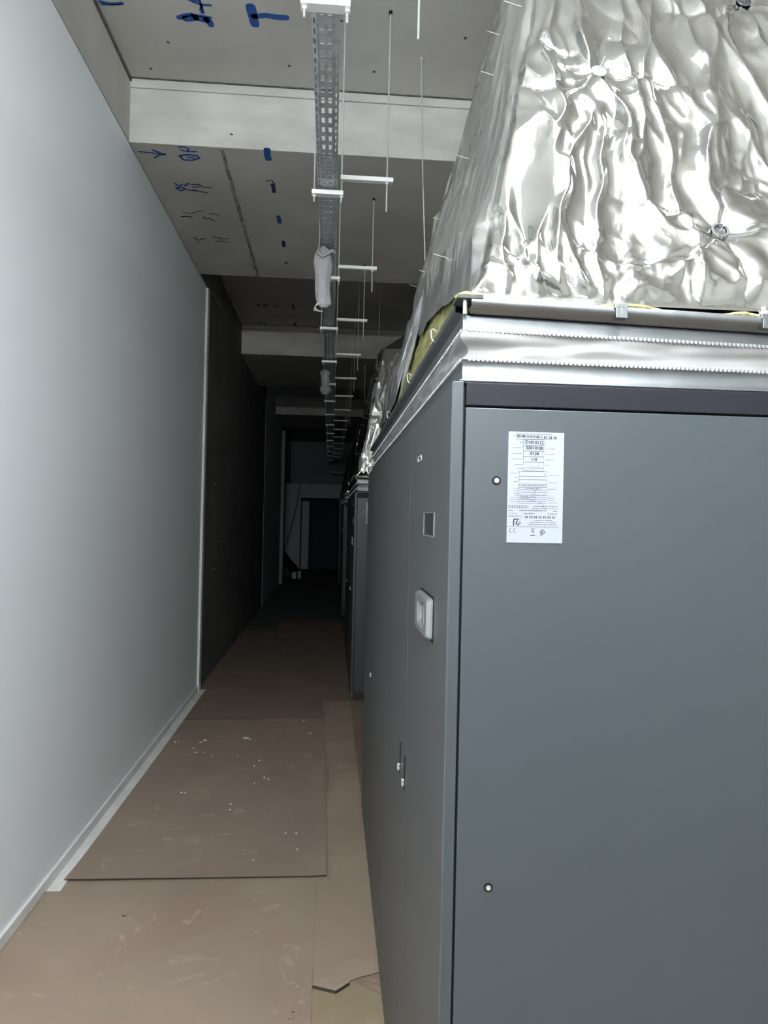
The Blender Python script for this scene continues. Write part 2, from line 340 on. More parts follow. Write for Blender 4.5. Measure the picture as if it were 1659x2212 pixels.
# far end wall with its portal and doors
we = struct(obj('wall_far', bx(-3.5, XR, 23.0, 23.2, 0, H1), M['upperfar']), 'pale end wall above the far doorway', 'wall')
PY = 22.0
xw = at(628, 1000, 1, 22.9).x
obj('bay_shade_panel', bx(-3.28, xw, 22.9, 22.99, 0, H1-.01), M['concrete_dark'], we)  # added dark panel standing in for the unlit bay beside the end wall
pl = at(617, 1044, 1, PY); pin = at(650, 1075, 1, PY)
bm = bmesh.new(); box(bm, pl.x, pin.x, PY, 23, 0, pl.z); box(bm, pin.x, 1.2, PY, 23, pin.z, pl.z); box(bm, .55, 1.2, PY, 23, 0, pin.z)
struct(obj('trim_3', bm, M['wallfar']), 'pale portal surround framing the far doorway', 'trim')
do = struct(obj('door_1', bx(pin.x, .55, 22.6, 22.65, 0, pin.z), M['door']), 'dark door at the far end of the corridor', 'door')
obj('door_leaf', bx(pin.x+.03, pin.x+.25, 22.3, 22.34, .05, pin.z-.1, bev=.004), M['wallfar'], do)
obj('window_pane', bx(-.12, .28, 22.59, 22.6, 1.35, 1.95), M['door'], do)
obj('handle', tb([(-.5, 22.60, 1.05), (-.5, 22.54, 1.05), (-.38, 22.54, 1.05)], .012), M['white_metal'], do)

# lamps behind the camera (ceiling-hung twin battens)
for i, (x, y, z, L, s, rz) in enumerate(LAMPS):
    t = empty('batten_lamp', (x, y, z+.12)); t.rotation_euler.z = math.radians(rz)
    tag(t, ['suspended white batten lamp above the near unit, right of the viewer', 'suspended white batten lamp just behind the viewer on the left', 'suspended white batten lamp farther behind the viewer on the right', 'suspended white batten lamp farthest back on the left'][i], 'lamp', 'batten lamps behind the viewer')
    obj('housing', bx(-L/2-.03, L/2+.03, -.12, .12, -.055, -.02, bev=.004) if i == 0 else bx(-L/2, L/2, -.035, .035, .10, .14, bev=.004), M['housing'], t)
    em = mat('lamp_tube_%d' % i, (.9, .9, .9), .4, emis=(.91, .965, 1.0), estr=s)
    for k in (-1, 1):
        obj('tube_lamp', tb([(-L/2+.02, k*.028, -.085), (L/2-.02, k*.028, -.085)], .016, 10), em, t, True)
        obj('lamp_holder', bx(k*L*.49-.008, k*L*.49+.008, -.045, .045, -.11, -.056 if i == 0 else .12, bev=.003), M['housing'], t)
        obj('suspension_wire', tb([(k*L*.4, 0, -.02 if i == 0 else .13), (k*L*.4, 0, H1-z-.12)], .002, 6), M['rod'], t)

# ------------------------------------------------------------------ floor boards
def sheet(name, poly, z0, th, m, label, curl=None, wave=.0):
    """poly: four world corners (xy), bilinear grid with a real thickness; curl(s,t)->dz"""
    n = 28; s = np.linspace(0, 1, n)[:, None, None]; t = np.linspace(0, 1, n)[None, :, None]
    A, B, C_, D = [np.array(p)[None, None, :] for p in poly]
    P = (A*(1-s)+B*s)*(1-t)+(D*(1-s)+C_*s)*t
    z = np.full((n, n, 1), z0+th)
    z += wave*np.abs(pn(P[..., :1]*1.7+3, P[..., 1:2]*1.3, 4))
    if curl is not None: z += curl(s*np.ones((n, n, 1)), t*np.ones((n, n, 1)))
    top = np.concatenate([P, z], -1); bot = top.copy(); bot[..., 2] -= th
    o = grid_obj(name, top, m, None)
    bmx = bmesh.new(); bmx.from_mesh(o.data)
    geo = bmesh.ops.extrude_face_region(bmx, geom=bmx.faces[:])
    for v in [g for g in geo['geom'] if isinstance(g, bmesh.types.BMVert)]: v.co.z -= th
    bmesh.ops.recalc_face_normals(bmx, faces=bmx.faces[:]); bmx.to_mesh(o.data); bmx.free()
    o.data.materials.append(M['board_edge_shade'])
    for p in o.data.polygons:
        p.use_smooth = False
        if abs(p.normal.z) < .5: p.material_index = 1
    return tag(o, label, 'floor board', 'brown boards protecting the floor')
def fxy(x, y): p = at(x, y, 2, .006); return (p.x, p.y)
XS = fxy(675, 2100)[0]
sA = sheet('floor_board', [(WX+.014, -.6), (XS, -.6), (XS, 3.65), (WX+.014, 3.65)], .003, .002, M['sheetA'], 'large pale brown board nearest the viewer beside the white wall', wave=.002)
sB = sheet('floor_board', [fxy(138, 1908), fxy(705, 1897), fxy(703, 1553), fxy(398, 1556)], .0075, .003, M['sheetB'], 'brown board with white paint drips, lapping over the nearest one',
           curl=lambda s, t: .014*np.exp(-t/.05)*(1-.5*s)+.004*np.exp(-(1-s)/.03)*(1-t), wave=.002)
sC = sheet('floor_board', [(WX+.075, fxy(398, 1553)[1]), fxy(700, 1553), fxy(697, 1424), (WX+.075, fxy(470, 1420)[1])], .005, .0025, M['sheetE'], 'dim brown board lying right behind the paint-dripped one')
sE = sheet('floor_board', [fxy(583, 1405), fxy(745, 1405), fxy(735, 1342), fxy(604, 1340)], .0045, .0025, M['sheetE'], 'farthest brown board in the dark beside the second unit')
# narrow strip beside the unit, torn at its near end
tear = [(673, 2134), (700, 2140), (725, 2146), (740, 2137), (755, 2127), (755, 2119), (780, 2110), (805, 2104), (818, 2098)]
def prism(name, pts, z0, z1, m, parent=None):
    bm = bmesh.new(); a = [bm.verts.new((x, y, z1)) for x, y in pts]; b = [bm.verts.new((x, y, z0)) for x, y in pts]
    bm.faces.new(a); bm.faces.new(b[::-1]); n = len(pts)
    for k in range(n): bm.faces.new((a[k], a[k-1], b[k-1], b[k]))
    bmesh.ops.recalc_face_normals(bm, faces=bm.faces[:])
    o = obj(name, bm, m, parent); o.data.materials.append(M['board_edge_shade'])
    for p in o.data.polygons:
        if abs(p.normal.z) < .5: p.material_index = 1
    return o
pts = [fxy(*p) for p in tear]; pts[-1] = (.222, pts[-1][1]); pts[0] = (XS+.002, pts[0][1])
sD = prism('floor_board', pts+[(.222, 4.2), (.21, 6.6), (XS+.002, 6.6)], .0035, .0062, M['sheetC'])
tag(sD, 'narrow brown board strip beside the near unit, torn across its near end', 'floor board', 'brown boards protecting the floor')
tk = prism('lifted_tear_edge', [pts[0], pts[1], pts[2], pts[3], pts[4], (pts[4][0], pts[4][1]+.012), (pts[2][0], pts[2][1]+.016), (pts[0][0], pts[0][1]+.010)], .0062, .016, M['sheetC'], sD)
sF = prism('floor_board', [(XS+.004, -.6), (.40, -.6), (.222, 2.55), (pts[4][0], pts[4][1]+.03), (XS+.004, pts[0][1]+.03)], .0004+.0028, .0034, M['sheetD'])
tag(sF, 'olive-tinted board corner below the tear beside the near unit', 'floor board', 'brown boards protecting the floor')
# paint drips and crumbs lying on the boards
bm = bmesh.new()
D = [(443, 1599, 5), (436, 1603, 3), (531, 1594, 9), (540, 1597, 3), (432, 1604, 3), (418, 1616, 3), (425, 1625, 2), (421, 1626, 2), (440, 1625, 2), (656, 1557, 3), (670, 1584, 4), (513, 1633, 2), (560, 1643, 3), (549, 1655, 3), (571, 1680, 3), (580, 1683, 3), (549, 1692, 2), (392, 1712, 3), (400, 1712, 2), (498, 1737, 3), (497, 1749, 3), (378, 1603, 3), (386, 1601, 2), (436, 1864, 3), (508, 1874, 3), (547, 1859, 3), (586, 1865, 4), (573, 1875, 3), (643, 1859, 3), (642, 1835, 3), (200, 1896, 3), (178, 1898, 3), (207, 1896, 2), (209, 1872, 2), (617, 1800, 3), (640, 1800, 3), (558, 1568, 2), (457, 1633, 2)]
for x, y, r in D:
    p = at(x, y, 2, .0115); d = (p-CAM).length
    disc(bm, (p.x, p.y, .0095), (0, 0, 1), r*.42/F*d*1.6, .004, 7)
tag(obj('paint_drips', bm, M['drip'], sB), kind='stuff')
bm = bmesh.new()
for k in range(46):
    if k < 24: x, y, r = random.uniform(620, 668), random.uniform(2185, 2205), random.uniform(1, 2.5)
    elif k < 34: x, y, r = random.uniform(100, 640), random.uniform(1930, 2200), 2
    else: x, y, r = random.uniform(250, 285), random.uniform(1976, 1992), random.uniform(2, 4.5)
    p = at(x, y, 2, .006); disc(bm, (p.x, p.y, .005), (0, 0, 1), r/F*3, .0035, 6)
tag(obj('plaster_crumbs', bm, M['sheetC'], sA), kind='stuff')

# ------------------------------------------------------------------ cooling unit
CX, CY = .216, 1.30     # corridor face x, near end y of the first unit
UL, UD, UH = 2.93, .93, 1.953
def local(px, py, axis):
    p = at(px, py, axis, CX if axis == 0 else CY); return Vector((p.x-CX, p.y-CY, p.z))
def strokes_plate(parent):
    """the rating plate: print laid out on the plate from the enlarged photograph (u to the right, v down)"""
    tl, trr, br, blc = local(1100, 931, 1), local(1220, 937, 1), local(1212, 1176, 1), local(1091.5, 1170, 1)
    x0, x1, z1, z0 = (tl.x+blc.x)/2, (trr.x+br.x)/2, (tl.z+trr.z)/2, (blc.z+br.z)/2
    yy = .0
    pl = obj('rating_plate', bx(x0, x1, yy-.0022, yy+.0005, z0, z1, bev=.0006), M['plate'], parent)
    tag(pl, 'white printed rating plate')
    def uv(cx, cy):
        b = (cy-228-.0414*(cx-292))/1772.; a = (cx-292+64*b)/893.
        return Vector((x0+a*(x1-x0), yy-.0022, z1-b*(z1-z0)))
    N = (0, -1, 0); pxw = (x1-x0)/893.
    def line(bm, pts, wpx): ribbon(bm, [uv(*p) for p in pts], wpx*pxw, N, .0002)
    g = bmesh.new(); k = bmesh.new()
    R = lambda x0_, y0_, x1_, y1_, s=.035: line(g, [(x0_, y0_), (x1_, y0_+(x1_-x0_)*s), (x1_-(y1_-y0_)*.03, y1_+(x1_-x0_)*s), (x0_-(y1_-y0_)*.03, y1_), (x0_, y0_)], 7)
    R(410, 268, 985, 350)
    for a, b in ((362, 450), (452, 542), (544, 632), (634, 720), (722, 815), (815, 858)): R(528-(a-362)*.035, a, 858-(a-362)*.035, b)
    for a, b in ((868, 945), (945, 998), (998, 1068), (1068, 1120), (1120, 1160), (1160, 1203), (1203, 1245), (1245, 1280), (1280, 1312), (1312, 1345), (1345, 1378)): R(450-(a-868)*.04, a, 900-(a-868)*.04, b)
    line(g, [(240, 1742), (1065, 1772)], 6)
    line(g, [(262, 1570), (500, 1580)], 5)
    # left and right captions: short dashes
    def dashes(bm, xa, xb, y, hpx, step=16, slope=.03, duty=.62):
        x = xa
        while x < xb:
            wd = step*(duty+random.uniform(-.2, .2)); hh = hpx*random.uniform(.6, 1.1)
            line(bm, [(x, y+(x-xa)*slope-random.uniform(0, hpx*.2)), (x+wd, y+(x-xa)*slope)], hh); x += step*random.uniform(.9, 1.3)
    for xa, xb, y in ((348, 392, 300), (472, 512, 404), (362, 508, 488), (346, 500, 580), (322, 500, 670), (382, 500, 760), (420, 495, 824), (302, 434, 892), (378, 415, 962), (348, 425, 1032), (354, 432, 1135), (362, 430, 1176), (360, 430, 1214), (370, 432, 1250), (318, 432, 1284), (288, 428, 1318), (284, 425, 1354),
                      (880, 910, 430), (880, 1035, 514), (870, 1005, 604), (878, 1020, 692), (876, 928, 776), (930, 1075, 935), (914, 1045, 1060), (914, 1030, 1162), (908, 926, 1198), (905, 1000, 1270), (905, 1000, 1308), (905, 1000, 1345), (905, 1040, 1382)):
        dashes(k, xa, xb, y, 9)
    for xa, xb, y, h in ((670, 1045, 1430, 13), (640, 1045, 1464, 10), (268, 340, 1486, 10), (445, 890, 1492, 16), (980, 1042, 1518, 10), (262, 400, 1534, 7), (512, 690, 1542, 16), (895, 1042, 1556, 12), (262, 420, 1584, 8), (670, 950, 1655, 14), (608, 1015, 1686, 11), (588, 1040, 1720, 12), (612, 785, 788, 6), (440, 880, 1092, 12), (545, 800, 1140, 10), (720, 860, 1255, 10)):
        dashes(k, xa, xb, y, h, 18)
    # rows of boxed digits near the bottom
    for i in range(9): R(268+i*36, 1410+i*1.2, 296+i*36, 1446+i*1.2)
    for i in range(14): line(k, [(540+i*36, 1580+i*1.4), (536+i*36, 1614+i*1.4)], 9)
    for i in range(0, 14, 2): R(545+i*36, 1578+i*1.4, 566+i*36, 1612+i*1.4)
    # sketchy lines crossing the lower table
    for pts_ in ([(640, 1150), (665, 1140), (685, 1160), (697, 1205)], [(560, 1262), (592, 1290), (590, 1305)], [(470, 1270), (475, 1308), (590, 1308), (575, 1272), (470, 1270)], [(620, 1275), (705, 1278), (702, 1318), (620, 1316), (612, 1295), (620, 1275)], [(570, 1356), (635, 1338), (700, 1350)], [(640, 1240), (690, 1232), (705, 1248)], [(755, 1388), (762, 1360)], [(780, 1362), (800, 1392)], [(722, 1120), (722, 1160), (760, 1162)], [(835, 912), (862, 922), (876, 942)]):
        line(k, pts_, 5)
    # emblem: an open angular R joined to a ringed o
    line(k, [(345, 1732), (350, 1640), (355, 1628), (432, 1630), (392, 1672), (388, 1700), (432, 1728)], 19)
    line(k, [(432, 1672), (452, 1676), (456, 1692), (440, 1704), (424, 1694), (428, 1678), (440, 1672)], 10)
    line(k, [(445, 1624), (465, 1628)], 5)
    # the two round-backed conformity letters
    for cx in (310, 375):
        line(k, [(cx, 1778), (cx-22, 1784), (cx-35, 1806), (cx-30, 1830), (cx-2, 1845)], 7)
    # crossed-out bin over a bar
    line(k, [(625, 1790), (655, 1782), (684, 1792)], 6); line(k, [(630, 1858), (648, 1815), (640, 1795)], 5); line(k, [(670, 1860), (662, 1815), (668, 1795)], 5)
    line(k, [(632, 1800), (652, 1835), (672, 1862)], 4); line(k, [(640, 1822), (668, 1824)], 4); line(k, [(612, 1893), (685, 1896)], 13)
    # round looping emblem
    line(k, [(820, 1800), (790, 1812), (772, 1840), (775, 1862), (800, 1872), (830, 1868), (842, 1845), (828, 1826), (805, 1828), (795, 1848), (812, 1862)], 11)
    line(k, [(765, 1896), (790, 1878), (815, 1895)], 8); line(k, [(780, 1892), (768, 1888)], 8)
    obj('table_lines', g, M['ink2'], pl); obj('printed_marks', k, M['ink'], pl)
    # figures set in type
    def text(s, cx, cy, size):
        c = bpy.data.curves.new('fig', 'FONT'); c.body = s; c.size = size*pxw*1.38; c.align_x = 'CENTER'; c.align_y = 'CENTER'; c.offset = .0002; c.extrude = .0001
        t = bpy.data.objects.new('fig', c); COL.objects.link(t); bpy.context.view_layer.update()
        me = bpy.data.meshes.new_from_object(t.evaluated_get(bpy.context.evaluated_depsgraph_get())); bpy.data.objects.remove(t)
        me.transform(Matrix.Translation(uv(cx, cy)+Vector((0, -.0002, 0))) @ Matrix.Rotation(math.radians(-1.5), 4, 'Y').inverted() @ Matrix.Rotation(PI/2, 4, 'X')); me.name = 'printed_figures'
        link('printed_figures', me, M['ink'], pl)
    text('00 001210 0 05 1 01 10 10', 740, 325, 42); text('D1010112', 700, 412, 50); text('02010100', 703, 500, 50)
    text('0124', 700, 590, 50); text('110', 688, 683, 48)
    return pl

def make_unit():
    t = empty('cooling_unit', (CX, CY, 0))
    obj('carcass', bx(.022, UD-.004, .012, UL-.012, .02, UH-.004), M['black'], t)
    obj('plinth', bx(.012, UD-.01, .006, UL-.006, .0035, .083), M['plinth'], t)
    # corridor side: door panels
    seams = [0, .655, 1.35, 2.15, UL]
    for k in range(4):
        a, b = seams[k]+(.0 if k == 0 else .0012), seams[k+1]-.0012
        obj('door_panel', bx(0, .021, a, b, .012, UH-.001, bev=.0015), M['panel_front'], t)
    # near end: corner post, band and end panel
    obj('corner_post', bx(.0008, .0222, -.001, .02, .084, UH, bev=.002), M['panel'], t)
    obj('end_panel', bx(.0262, UD, -.001, .018, .086, 1.905, bev=.0015), M['panel'], t)
    obj('end_band', bx(.0262, UD, -.0005, .018, 1.909, UH-.002, bev=.0015), M['panel_band'], t)
    obj('far_end_panel', bx(.0222, UD, UL-.018, UL, .086, UH-.002, bev=.0015), M['panel'], t)
    obj('back_panel', bx(UD-.02, UD, .02, UL-.02, .012, UH-.002), M['panel'], t)
    obj('top_sheet', bx(.001, UD, .001, UL, UH-.003, UH), M['panel_band'], t)
    for (px, py) in ((1072, 1038), (1054, 1916)):
        p = local(px, py, 1); bm = bmesh.new(); disc(bm, (p.x, -.001, p.z), (0, -1, 0), .0082, .002, 24, .0045)
        lk = obj('quarter_turn_lock', bm, M['black'], t)
        bm = bmesh.new(); disc(bm, (p.x, -.0008, p.z), (0, -1, 0), .0046, .0035, 20, .0018); disc(bm, (p.x, -.0008, p.z), (0, -1, 0), .0022, .002, 6)
        tag(obj('lock_core', bm, M['white_metal'], lk), 'bright metal core')
    strokes_plate(t)
    # display window, small tag, handle on the first door
    a, b = local(917, 1098, 0), local(938, 1168, 0); y0, y1 = b.y, a.y; z1, z0 = 1.714, 1.660
    bm = bmesh.new()
    for q in ((y0, y1, z1-.003, z1), (y0, y1, z0, z0+.003), (y0, y0+.006, z0, z1), (y1-.006, y1, z0, z1)): box(bm, -.0022, .004, *q)
    ds = tag(obj('display_frame', bm, M['handle'], t), 'thin light frame round a dark display')
    obj('display_glass', bx(-.0006, .004, y0+.006, y1-.006, z0+.003, z1-.003), M['display'], ds)
    a, b = local(903, 982, 0), local(911, 997, 0)
    bm = bmesh.new(); ya, yb, za, zb = b.y, a.y, 1.840, 1.854
    for q in ((ya, yb, zb-.003, zb), (ya, yb, za, za+.003), (ya, ya+.015, za, zb), (yb-.015, yb, za, zb)): box(bm, -.0016, .002, *q)
    tag(obj('small_tag', bm, M['tag'], t), 'small white rectangular tag')
    # handle: a chunky bezel with an oval grip hole
    y0, y1, z0, z1 = .172, .375, 1.447, 1.533
    nb = 40; bm = bmesh.new(); cyy, czz = (y0+y1)/2, (z0+z1)/2; rings = []
    def sq(ax, az, e, th):
        c, s = math.cos(th), math.sin(th); return (math.copysign(abs(c)**(2/e), c)*ax, math.copysign(abs(s)**(2/e), s)*az)
    hy, hz = (y1-y0)/2, (z1-z0)/2
    for (fy, fz, e, x) in ((1.0, 1.0, 14, .0), (1.0, 1.0, 14, -.006), (.95, .92, 12, -.015), (.62, .66, 5, -.015), (.54, .56, 4, -.010), (.50, .50, 4, -.001)):
        rings.append([bm.verts.new((x, cyy+sq(hy*fy, hz*fz, e, 2*PI*k/nb)[0], czz+sq(hy*fy, hz*fz, e, 2*PI*k/nb)[1])) for k in range(nb)])
    for q, s in zip(rings, rings[1:]):
        for k in range(nb): bm.faces.new((q[k], s[k], s[(k+1) % nb], q[(k+1) % nb]))
    bm.faces.new(rings[-1]); bmesh.ops.recalc_face_normals(bm, faces=bm.faces[:])
    hd = tag(obj('handle_bezel', bm, M['handle'], t), 'light grey rectangular grip bezel')
    obj('grip_paddle', bx(-.0125, -.0045, cyy-.040, cyy-.008, czz-.022, czz+.022, bev=.003), M['white_metal'], hd)
    obj('grip_slot', bx(-.0046, -.0012, cyy-.050, cyy+.050, czz-.022, czz+.022), M['black'], hd)
    obj('bezel_gasket', bx(-.002, .001, y0-.004, y1+.004, z0-.004, z1+.004), M['black'], hd)
    # slim latches with a bright tongue
    for (yy, zc) in ((2.071-CY, 1.005), (1.942-CY+.005, 1.005), (3.52-CY, .95)):
        h = obj('latch', bx(-.0016, .002, yy-.008, yy+.008, zc-.044, zc+.044, bev=.0008), M['black'], t)
        bm = bmesh.new(); box(bm, -.009, -.001, yy-.006, yy+.006, zc-.034, zc-.014, bev=.002); obj('latch_tongue', bm, M['white_metal'], h)
    return t

# ------------------------------------------------------------------ collar between unit and duct
CI = .020      # inset of the collar
def tilt(x, z): return z - .026*max(0, x-.03)*min(1, max(0, (z-1.965)/.13))
def ring_loop(x0, x1, y0, y1, n):
    """n points per metre-ish around a rectangle, corners included"""
    pts = []
    for (ax, ay, bx_, by) in ((x0, y0, x1, y0), (x1, y0, x1, y1), (x1, y1, x0, y1), (x0, y1, x0, y0)):
        L = math.hypot(bx_-ax, by-ay); k = max(2, int(L*n))
        for i in range(k): pts.append((ax+(bx_-ax)*i/k, ay+(by-ay)*i/k))
    return pts
def band(name, prof, m, parent, n=10, smooth=False, disp=None):
    """prof: list of (outset, z); swept round the rectangle"""
    base = ring_loop(CI, UD-CI, CI*.5, UL-CI*.5, n); N = len(base)
    cx, cy = UD/2, UL/2; rows = []
    for o_, z in prof:
        r = []
        for i, (x, y) in enumerate(base):
            sx = -1 if x < CI+1e-6 else (1 if x > UD-CI-1e-6 else 0); sy = -1 if y < CI*.5+1e-6 else (1 if y > UL-CI*.5-1e-6 else 0)
            X, Y = x+sx*o_, y+sy*o_
            if disp: dd = disp(x, y, z); X += sx*dd; Y += sy*dd
            r.append((X, Y, tilt(X, z)))
        r.append(r[0]); rows.append(r)
    return grid_obj(name, np.array(rows), m, parent, smooth=smooth, flip=False)
def make_collar():
    t = empty('duct_connector', (CX, CY, UH))
    z = 0.
    T = lambda pr_: [(a, b+1.953) for a, b in pr_]
    off = []
    b_ = [band('lower_band', T([(-.02, .001), (.006, .001), (.006, .004), (0, .005), (0, .040), (.002, .042)]), M['galv'], t)]
    zf0, zf1 = 1.953+.042, 1.953+.098
    def fd(x, y, zz):
        s = (zz-zf0)/(zf1-zf0); s = min(1, max(0, s)); e = math.sin(PI*s)
        u = x+y
        return e*(.010*float(pn(np.array(u*3.1), np.array(s*1.4+4), 3))*2 - .006 + .006*float(pn(np.array(u*11.), np.array(s*3), 5))*2 - .012*math.exp(-((u-.06)/.05)**2)*math.sin(2*PI*s))
    prof = [(.001, zf0+(zf1-zf0)*k/16) for k in range(17)]
    b_.append(band('flexible_fabric', prof, M['fabric'], t, n=60, smooth=True, disp=fd))
    b_.append(band('upper_band', T([(.002, .097), (.001, .100), (.001, .121), (.0, .1245)]), M['galv'], t))
    for zc, nm in ((.0425, 'crimp_teeth'), (.0975, 'crimp_teeth')):
        bm = bmesh.new()
        for k in range(104):
            x = .03+k*.0083; zz = tilt(x, 1.953+zc); box(bm, x, x+.0048, CI*.5-.0040, CI*.5+.001, zz-.003, zz+.003)
        for k in range(300):
            y = .02+k*.0095; zz = 1.953+zc; box(bm, CI-.0035, CI+.001, y, y+.005, zz-.0025, zz+.0025)
        b_.append(tag(obj(nm, bm, M['galv_matt'], t), kind='stuff'))
    for o in b_:
        o.data.transform(Matrix.Translation((0, 0, -UH)))
    return t

# ------------------------------------------------------------------ foil-wrapped duct
def folds(u, v, pins, amp=1.0, seed=0, vert=.5):
    """crumple height in metres over plane coordinates u (across) and v (up), metres"""
    wu = u+.05*pn(u*4, v*3, seed+1)+.02*pn(u*13, v*9, seed+2); wv = v+.06*pn(u*4+9, v*3, seed+3)+.02*pn(u*11+9, v*12, seed+4)
    fan = wu+.10*(wu-.25)*v                       # folds open out a little downwards
    h = .018*pn(fan*5.4, wv*1.1, seed+5)+.015*ridge(fan*5.6, wv*1.0+.3, seed+6, 3.0)+.010*ridge(fan*10.5, wv*2.1, seed+13, 2.6)
    patch = np.clip(pn(u*3.4+40, v*3.1, seed+9)*2.6+.45, 0, 1)
    h += .0045*ridge(wu*22, wv*7, seed+10, 1.8)*patch+.0030*facets(wu, wv*.45, .06, seed+7)+.0016*facets(wu, wv*.7, .022, seed+8)*patch
    low = np.exp(-(v/.14)**2)
    h += low*(.009*ridge(wu*8+wv*7, wv*7, seed+14, 1.6)+.006*ridge(wu*17, wv*12, seed+15, 1.4))
    for (a, b) in pins:
        r = np.hypot(u-a, (v-b)); th = np.arctan2(v-b, u-a)
        h += -.014*np.exp(-(r/.045)**2)+.013*np.exp(-((r-.11)/.11)**2)*(np.abs(np.sin(2.5*th+seed+.8+2*pn(th*1.3, r*9, seed+16)))**.7-.55)
    for (a, b) in pins: h = h*(1-np.exp(-(np.hypot(u-a, v-b)/.028)**2))
    return h*amp
# frustum corner lines in unit-local coordinates; height d above the flange
FZ = 2.105
NEAR = [.46]; SIDE = [.244]; TOPV = [1.79]
def corner(side, end, d):
    x = (.034+SIDE[0]*d) if side == 0 else (UD-.02-.05*d)
    y = (.0+NEAR[0]*d) if end == 0 else (UL-.70*d)
    return np.array([x, y, FZ+d])
def plane_grid(P, Q, us, ds):
    """P(d), Q(d) are the two bounding edges; returns points for fractions us and heights ds"""
    out = np.zeros((len(us), len(ds), 3))
    for j, d in enumerate(ds):
        p, q = P(d), Q(d); out[:, j] = p[None]*(1-us[:, None])+q[None]*us[:, None]
    return out
def corner_wave(z):
    a = .010*pn(z*9, z*0+.5, 51)+.006*pn(z*27, z*0+.5, 52)
    return a[..., None]*np.array([-1, -.6, 0])
def make_duct(full=True, second=False):
    TOPH = TOPV[0]
    t = empty('insulated_duct', (CX, CY, FZ))
    K = 1 if full else .55
    kids = []
    # inner sheet-metal hopper
    bm = bmesh.new(); V = []
    for d in (0, TOPH):
        V.append([bm.verts.new(Vector(corner(a, b, d))+Vector(((.03 if a == 0 else -.03), (.03 if b == 0 else -.03), 0))) for a, b in ((0, 0), (1, 0), (1, 1), (0, 1))])
    for k in range(4): bm.faces.new((V[0][k], V[0][(k+1) % 4], V[1][(k+1) % 4], V[1][k]))
    bm.faces.new(V[1]); bmesh.ops.recalc_face_normals(bm, faces=bm.faces[:])
    kids.append(obj('hopper_shell', bm, M['galv'], t))
    # near face
    nearL = lambda d: corner(0, 0, d); nearR = lambda d: corner(1, 0, d); farL = lambda d: corner(0, 1, d); farR = lambda d: corner(1, 1, d)
    nu, nv = int(260*K), int(430*K)
    ds = np.linspace(0, 1, nv)**1.15*TOPH; us = np.linspace(0, 1, nu)
    G = plane_grid(nearL, nearR, us, ds)
    nrm = np.array([0, -1, NEAR[0]]); AMP = .5 if second else 1.; nrm /= np.linalg.norm(nrm); vv = ds*math.hypot(1, NEAR[0])
    U = G[..., 0]; Vv = np.broadcast_to(vv[None, :], U.shape)
    pinpx = [(1290, 163), (1551, 505), (1603, 12)]
    pins = []
    for px, py in pinpx:
        # intersect with the leaning plane
        dr = ROT @ Vector(((px-829.5)/F, -(py-1106)/F, -1)); n3 = Vector(nrm); p0 = Vector((CX, CY, FZ))
        tt = (p0-CAM).dot(n3)/dr.dot(n3); p = CAM+dr*tt; pins.append(Vector((p.x-CX, p.y-CY, p.z)))
    puv = [(p.x, (p.z-FZ)*math.hypot(1, NEAR[0])) for p in pins]
    h = folds(U, Vv, [] if second else puv, AMP*1.1, 37)
    edge = np.minimum(1, np.minimum(Vv/.06, np.broadcast_to(us[:, None], U.shape)/.02))
    edge = edge*edge*(3-2*edge); h = (h+.006)*edge
    G = G+nrm[None, None]*h[..., None]
    G += corner_wave(G[..., 2])*np.exp(-us/.03)[:, None, None]
    kids.append(grid_obj('foil_face', G, M['foil'], t))
    # corridor side, foil torn open along its lower edge
    sn = np.array([-1, 0, SIDE[0]]); sn /= np.linalg.norm(sn)
    nu2, nv2 = int(420*K), int(300*K)
    us2 = np.linspace(0, 1, nu2); ds2 = np.linspace(0, 1, nv2)**1.3*TOPH
    S2 = plane_grid(nearL, farL, us2, ds2)
    # tear line: taken on the side plane
    tearpx = [(1006, 633), (986, 636), (967, 652), (946, 670), (930, 688), (912, 699), (906, 715), (904, 734), (891, 737), (884, 757), (880, 772), (879, 800), (878, 818), (866, 862), (852, 876), (845, 890), (840, 905), (826, 922), (814, 940), (811, 951)]
    n3 = Vector(sn); p0 = Vector((CX+.034, CY, FZ)); Tq = []
    for px, py in tearpx:
        dr = ROT @ Vector(((px-829.5)/F, -(py-1106)/F, -1)); tt = (p0-CAM).dot(n3)/dr.dot(n3); p = CAM+dr*tt
        Tq.append((p.y-CY, max(.004, p.z-FZ)))
    Tq.sort(); ty = np.array([a for a, b in Tq]); tz = np.array([b for a, b in Tq])
    lim = np.interp(S2[..., 1], ty, tz, left=.01)
    if second: lim = lim*0+.008
    lim = lim+.002*pn(S2[..., 1]*30, S2[..., 1]*0+1.5, 3)
    # sweep the lowest rows up onto the tear line instead of leaving stair steps
    D2 = np.broadcast_to(ds2[None, :], lim.shape)
    frac = np.clip(D2/TOPH, 0, 1); Dn = lim+(TOPH-lim)*frac
    xx = .034+SIDE[0]*Dn; ynear = NEAR[0]*Dn; yfar = UL-.70*Dn
    Yn = ynear+(yfar-ynear)*us2[:, None]
    S2 = np.stack([xx, Yn, FZ+Dn], -1)
    u_, v_ = S2[..., 1], S2[..., 2]-FZ
    along = u_*.85-v_*.35
    w1 = u_+.05*pn(u_*3, v_*3, 28)
    hs = .022*pn(along*2.0, v_*3, 21)+.020*ridge(w1*3.6-v_*1.6, v_*.8+u_*.2, 22, 2.2)+.010*ridge(w1*8-v_*3.6, v_*1.1, 23, 2.2)+.0045*ridge(w1*17-v_*7.5, v_*1.6, 27, 2.0)+.0018*facets(u_*.9-v_*.35, v_*.4, .09, 24)
    hs = (hs+.004)*np.minimum(1, us2[:, None]/.007)*np.clip((v_-lim)/.22+.25, 0, 1)
    S2 = S2+sn[None, None]*hs[..., None]
